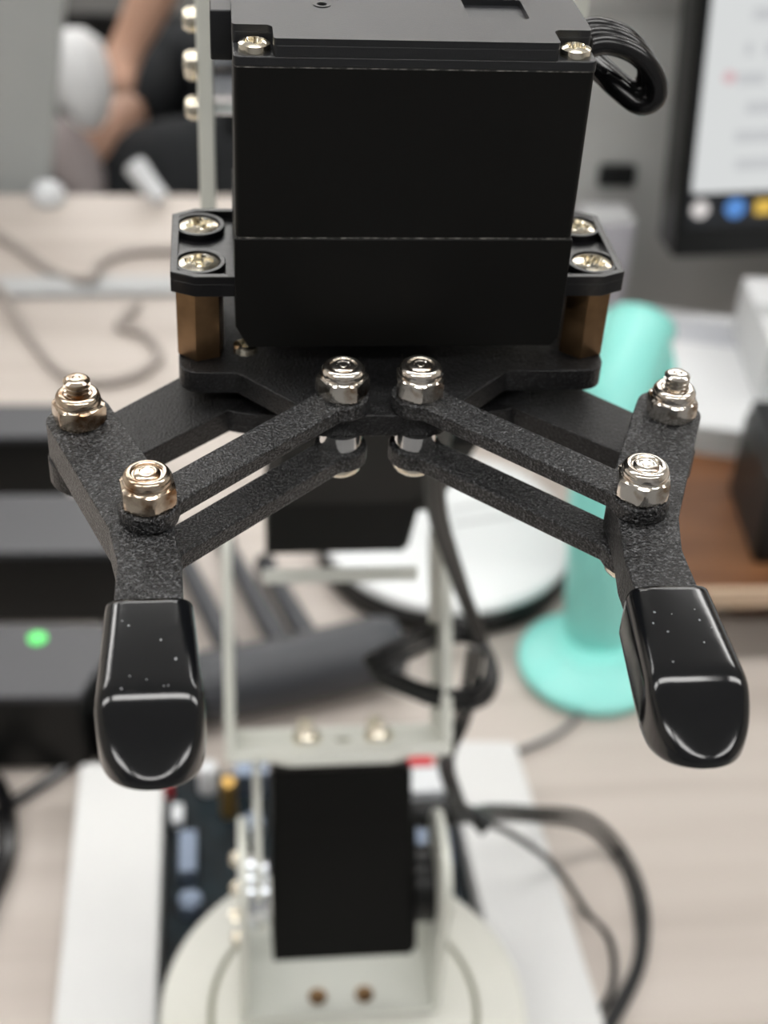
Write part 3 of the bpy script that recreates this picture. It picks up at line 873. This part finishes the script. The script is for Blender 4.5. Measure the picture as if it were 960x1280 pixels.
for k in range(5):
    bm = newbm(); a = (k * 37 % 5 - 2) * .012
    box(bm, -38, 45, -60, 52, k * 3.0, k * 3.0 + 2.8, Matrix.Translation((222, 436, -300)) @ Matrix.Rotation(-.25 + a, 4, 'Z')); obj('paper_bundle', bm, 'paper', t)
bm = newbm()
for k in range(5):
    box(bm, -30 + k, 30 - 3 * k, 22 + 5 * k - 2, 22 + 5 * k, 14.8, 14.95, Matrix.Translation((222, 436, -300)) @ Matrix.Rotation(-.25, 4, 'Z'))
obj('printed_rows', bm, 'paper_print', t)
t = thing('white_carton', 'plain white carton standing behind the black box with red latch', 'carton', (300, 420, -300))
bm = newbm(); box(bm, -42, 42, -35, 35, 0, 46, Matrix.Translation((280, 430, -300)) @ Matrix.Rotation(-.1, 4, 'Z')); obj('body', bm, 'paper', t, bevel=1)
bm = newbm(); box(bm, -42.4, 42.4, -6, 6, 46, 46.3, Matrix.Translation((280, 430, -300)) @ Matrix.Rotation(-.1, 4, 'Z')); obj('tape', bm, 'strip_grey', t)
t = thing('lilac_carton', 'pale lilac upright carton against the grey partition', 'carton', (203, 548, DESK))
bm = newbm(); box(bm, 178, 205, 542, 566, DESK, -261); obj('body', bm, 'lilac', t, bevel=1)
bm = newbm(); box(bm, 178.4, 204.6, 542.4, 565.6, -261, -260); obj('flap', bm, 'paper', t)

# ================================================================== PARTITION, PANEL, MONITOR
t = thing('desk_partition', 'grey desk partition with a small black cable port behind the monitor', 'partition', (420, 588, DESK))
bm = newbm(); box(bm, 90, 760, 577, 600, DESK, -153); obj('panel', bm, 'partition', t, bevel=1)
bm = newbm(); box(bm, 88, 762, 575, 602, -153, -138); obj('top_rail', bm, 'alu', t, bevel=1)
bm = newbm(); prism(bm, rrect(189, 210, -253, -241, 1.5), -577.6, -573.5, Matrix(((1, 0, 0, 0), (0, 0, -1, 0), (0, 1, 0, 0), (0, 0, 0, 1)))); obj('cable_port', bm, 'black_plastic', t, label='small black rectangular port')
t = thing('divider_panel', 'light grey divider panel at the far left end of the desk', 'divider', (-260, 762, FLOOR))
bm = newbm(); prism(bm, [(-420, -360), (-139, -360), (-112, -190), (-95, -90), (-420, -90)], -785, -757, Matrix(((1, 0, 0, 0), (0, 0, -1, 0), (0, 1, 0, 0), (0, 0, 0, 1)))); obj('panel', bm, 'panel_grey', t, bevel=1.5)
bm = newbm(); box(bm, -380, -340, 760, 782, FLOOR, -355); obj('post', bm, 'alu', t); bm = newbm(); box(bm, -200, -160, 760, 782, FLOOR, -355); obj('post', bm, 'alu', t)
bm = newbm(); box(bm, -390, -150, 720, 830, FLOOR, FLOOR + 12); obj('foot', bm, 'alu', t)

mon = thing('monitor', 'black computer monitor showing a white document window on the right', 'monitor', (440, 500, DESK))
Mm = Matrix.Translation((206, 480, -249)) @ Matrix.Rotation(-0.05, 4, 'Y') @ Matrix.Rotation(-0.10, 4, 'X')
W_, H_ = 510, 300
bm = newbm(); box(bm, 0, W_, 4, 26, 0, H_, Mm); obj('housing', bm, 'black_plastic', mon, bevel=2)
bm = newbm()
Mq = Mm @ Matrix(((1, 0, 0, 0), (0, 0, -1, 0), (0, 1, 0, 0), (0, 0, 0, 1)))     # (x,z) polygon, thickness towards the viewer
ringprism(bm, rrect(0, W_, 0, H_, 3), rrect(6, W_ - 6, 15, H_ - 6, 1), -4, 0.6, Mq); obj('bezel', bm, 'black_plastic', mon, bevel=.5)
bm = newbm(); prism(bm, [(6, 15), (W_ - 6, 15), (W_ - 6, H_ - 6), (6, H_ - 6)], -4, -1.2, Mq); scr = obj('screen', bm, 'taskbar', mon)
bm = newbm(); prism(bm, rrect(7.5, W_ - 8, 33, H_ - 8, 2), -1.3, -0.9, Mq); obj('document_window', bm, 'screen', scr)
rows = [(44, ((28, 52), (64, 90), (98, 140))), (58, ((26, 56), (60, 150))), (72, ((30, 44), (46, 62), (70, 120))), (86, ((24, 38), (52, 66), (68, 150))), (100, ((26, 30), (36, 64), (70, 130))),
        (116, ((28, 70), (76, 140))), (132, ((30, 62), (66, 150))), (148, ((24, 60), (64, 120))), (166, ((28, 75), (80, 150))), (184, ((28, 60), (66, 130)))]
for z, segs in rows:
    for (a, b) in segs:
        bm = newbm(); box(bm, a, b, z, z + 6, -0.9, -0.8, Mq); obj('text_row', bm, 'screen_text', scr)
bm = newbm(); prism(bm, circ(20, 90, 3.2, 16), -0.9, -0.8, Mq); obj('pink_mark', bm, 'screen_pink', scr)
for x, m_, r in ((13, 'icon_white', 4.6), (31, 'icon_blue', 5.2), (46, 'icon_yellow', 4.8), (62, 'icon_white', 4.6)):
    bm = newbm(); prism(bm, circ(x, 24.5, r, 20) if m_ != 'icon_yellow' else rrect(x - r, x + r, 24.5 - r * .8, 24.5 + r * .8, 1), -1.3, -0.9, Mq); obj('taskbar_icon', bm, m_, scr)
bm = newbm(); box(bm, 425, 475, 540, 554, DESK + 6, -150); obj('stand_pole', bm, 'black_plastic', mon, bevel=2)
bm = newbm(); box(bm, 428, 472, 500, 545, -180, -120); obj('stand_neck', bm, 'black_plastic', mon, bevel=2)
bm = newbm(); prism(bm, rrect(360, 540, 515, 568, 8), DESK, DESK + 8); obj('stand_base', bm, 'black_plastic', mon, bevel=2)

# ================================================================== FAR BACKGROUND: seated person, cabinet, chair
t = thing('storage_cabinet', 'dark low storage cabinet behind the seated person', 'cabinet', (-50, 1960, FLOOR))
bm = newbm(); box(bm, -900, 900, 1800, 2200, FLOOR + 30, -580); obj('body', bm, 'cabinet_dark', t, bevel=3)
for k in range(4):
    bm = newbm(); box(bm, -890 + k * 447, -890 + k * 447 + 440, 1788, 1800, FLOOR + 40, -590); dr = obj('door', bm, 'cabinet_dark', t, bevel=2)
    bm = newbm(); box(bm, -880 + k * 447 + (400 if k % 2 == 0 else 10), -868 + k * 447 + (400 if k % 2 == 0 else 10), 1774, 1788, -800, -680); obj('handle', bm, 'alu', dr, bevel=2)
bm = newbm(); box(bm, -910, 910, 1780, 2210, -580, -560); obj('top', bm, 'cabinet_dark', t, bevel=2)

# stool
ch = thing('stool', 'black round stool under the seated person', 'stool', (120, 1445, FLOOR))
bm = newbm(); lathe(bm, [(150, 0), (165, 8), (165, 34), (150, 42)], (120, 1445, -764), n=40); obj('seat', bm, 'cloth_black', ch, bevel=4)
bm = newbm(); cyl(bm, (120, 1445, FLOOR + 80), (120, 1445, -764), 28, 20); obj('post', bm, 'black_plastic', ch)
for k in range(5):
    a = 2 * PI * k / 5 + .3
    e = Vector((120 + 240 * math.cos(a), 1445 + 240 * math.sin(a), FLOOR + 24))
    bm = newbm(); cyl(bm, (120, 1445, FLOOR + 100), e, 24, 12, 16); obj('leg', bm, 'black_plastic', ch)

# person, seated facing left, forearm resting on the thigh
def skinned(name, verts, edges, radii, m, parent=None, sub=2, root=0, label=None):
    c = Vector(verts[root])
    me = bpy.data.meshes.new(name)
    me.from_pydata([tuple((Vector(v) - c) * S) for v in verts], edges, [])
    o = bpy.data.objects.new(name, me); COL.objects.link(o)
    sk = o.modifiers.new('skin', 'SKIN'); sk.use_smooth_shade = True
    sv_ = me.skin_vertices[0].data
    for i, r in enumerate(radii):
        rr = r if isinstance(r, tuple) else (r, r)
        sv_[i].radius = (rr[0] * S, rr[1] * S)
        sv_[i].use_root = (i == root)
    sb = o.modifiers.new('sub', 'SUBSURF'); sb.levels = sub; sb.render_levels = sub
    me.materials.append(MATS[m])
    place(o, c, parent)
    if label:
        o['label'] = label
    return o
hip = Vector((130, 1440, -590)); chest = Vector((150, 1450, -260)); neck = Vector((110, 1450, -60)); headc = Vector((70, 1450, 45))
knN = Vector((-130, 1400, -606)); knF = Vector((-95, 1650, -575)); ankN = Vector((-130, 1400, -1010)); ankF = Vector((-140, 1440, -572))
shN = Vector((110, 1300, -140)); elN = Vector((-46, 1392, -330)); wrN = Vector((-118, 1386, -470)); haN = Vector((-132, 1380, -488))
shF = Vector((140, 1610, -150)); elF = Vector((230, 1700, -390)); wrF = Vector((170, 1620, -560)); haF = Vector((150, 1590, -585))
per = thing('person', 'seated person in black clothes, bare forearm lowered, holding white cloth', 'person', (0, 1440, FLOOR))
V = [hip, (hip + chest) / 2, chest, neck, headc + Vector((10, 0, -40)), headc, headc + Vector((0, 0, 70)),
     shN, (shN + elN) / 2, elN, (elN * 2 + wrN) / 3, wrN, haN, shF, (shF + elF) / 2, elF, (elF * 2 + wrF) / 3, wrF, haF,
     hip + Vector((-20, -90, -20)), knN, ankN, ankN + Vector((-120, -10, -40)), hip + Vector((-20, 90, -20)), knF, ankF, ankF + Vector((-38, -70, -22))]
Ed = [(0, 1), (1, 2), (2, 3), (3, 4), (4, 5), (5, 6), (2, 7), (7, 8), (8, 9), (9, 10), (10, 11), (11, 12), (2, 13), (13, 14), (14, 15), (15, 16), (16, 17), (17, 18),
      (0, 19), (19, 20), (20, 21), (21, 22), (0, 23), (23, 24), (24, 25), (25, 26)]
R_ = [106, 115, (115, 135), 52, 62, 82, 70, 46, 38, 30, 30, 21, (14, 28), 48, 42, 34, 34, 24, (15, 34), 72, 52, 36, 30, 72, 50, 36, 28]
# fingers as chains rooted in the palm
for h, wv, sgn in ((haN, Vector((-.95, .1, .0)).normalized(), 1), (haF, (haF - wrF).normalized(), -1)):
    i0 = 12 if sgn == 1 else 18
    side = Vector((0, 1, 0)) * sgn
    for j, (off, ln) in enumerate(((-30, 62), (-11, 74), (9, 78), (28, 70))):
        b0 = len(V)
        p0 = h + side * off * .8 + wv * 8
        V += [p0, p0 + wv * ln * .5 + Vector((-4, 0, -6)), p0 + wv * ln * .85 + Vector((-6, 0, -22))]
        R_ += [10, 9, 8]
        Ed += [(i0, b0), (b0, b0 + 1), (b0 + 1, b0 + 2)]
    b0 = len(V)
    p0 = h - wv * 18 - side * 40
    V += [p0, p0 + wv * 30 - side * 14]; R_ += [11, 9]
    Ed += [(i0, b0), (b0, b0 + 1)]
body = skinned('body', V, Ed, R_, 'skin', per, 2, 0)
mid = (shN * .45 + elN * .55); midF = (shF * .45 + elF * .55)
skinned('shirt', [hip + Vector((5, 0, -10)), (hip + chest) / 2, chest, neck + Vector((6, 0, -50)), shN, mid, shF, midF], [(0, 1), (1, 2), (2, 3), (2, 4), (4, 5), (2, 6), (6, 7)],
        [124, 132, (132, 152), 64, 62, 54, 62, 54], 'cloth_black', per, 2, 0, 'black short-sleeved shirt')
skinned('trousers', [hip + Vector((0, 0, -5)), hip + Vector((-20, -90, -18)), knN, ankN + Vector((0, 0, 30)), hip + Vector((-20, 90, -18)), knF, ankF], [(0, 1), (1, 2), (2, 3), (0, 4), (4, 5), (5, 6)],
        [120, 84, 66, 54, 84, 64, 52], 'trouser', per, 2, 0, 'charcoal trousers')
bm = newbm(); ball(bm, ankN + Vector((-60, 0, -32)), 1, 130, 46, 40, 20); obj('shoe', bm, 'shoe_pale', per)
bm = newbm(); bmesh.ops.create_uvsphere(bm, u_segments=20, v_segments=10, radius=1, matrix=Matrix.Translation((-182, 1376, -592)) @ Matrix.Rotation(.5, 4, 'Z') @ Matrix.Rotation(.45, 4, 'X') @ Matrix.Diagonal((26, 60, 34, 1))); obj('shoe', bm, 'shoe_pale', per)
bm = newbm(); ball(bm, headc + Vector((18, 0, 38)), 1, 98, 88, 92, 24); obj('hair', bm, 'hair', per)
for s in (-1, 1):
    bm = newbm(); ball(bm, headc + Vector((-78, s * 30, 18)), 8, n=12); obj('eye', bm, 'chip', per)
    bm = newbm(); ball(bm, headc + Vector((8, s * 84, 0)), 1, 20, 8, 30, 12); obj('ear', bm, 'skin', per)
bm = newbm(); ball(bm, headc + Vector((-86, 0, -8)), 1, 16, 12, 22, 12); obj('nose', bm, 'skin', per)
bm = newbm(); ball(bm, headc + Vector((-72, 0, -44)), 1, 10, 24, 6, 12); obj('mouth', bm, 'red_plastic', per)
# white cloth held in the hand
bm = newbm()
lathe(bm, [(5, 0), (17, 10), (28, 32), (34, 58), (30, 84), (16, 100), (0, 104)], n=28, M=Matrix.Translation((-152, 1296, -522)) @ Matrix.Rotation(-.2, 4, 'Y') @ Matrix.Rotation(-.2, 4, 'X'))
for v in bm.verts:
    a = math.atan2(v.co.y - 1296, v.co.x + 152)
    v.co += Vector((math.cos(a), math.sin(a), 0)) * 2.5 * math.sin(5 * a + v.co.z * .05)
tag(obj('white_cloth', bm, 'cloth_white', angle=80), 'crumpled white cloth in the hand of the seated person', 'cloth')
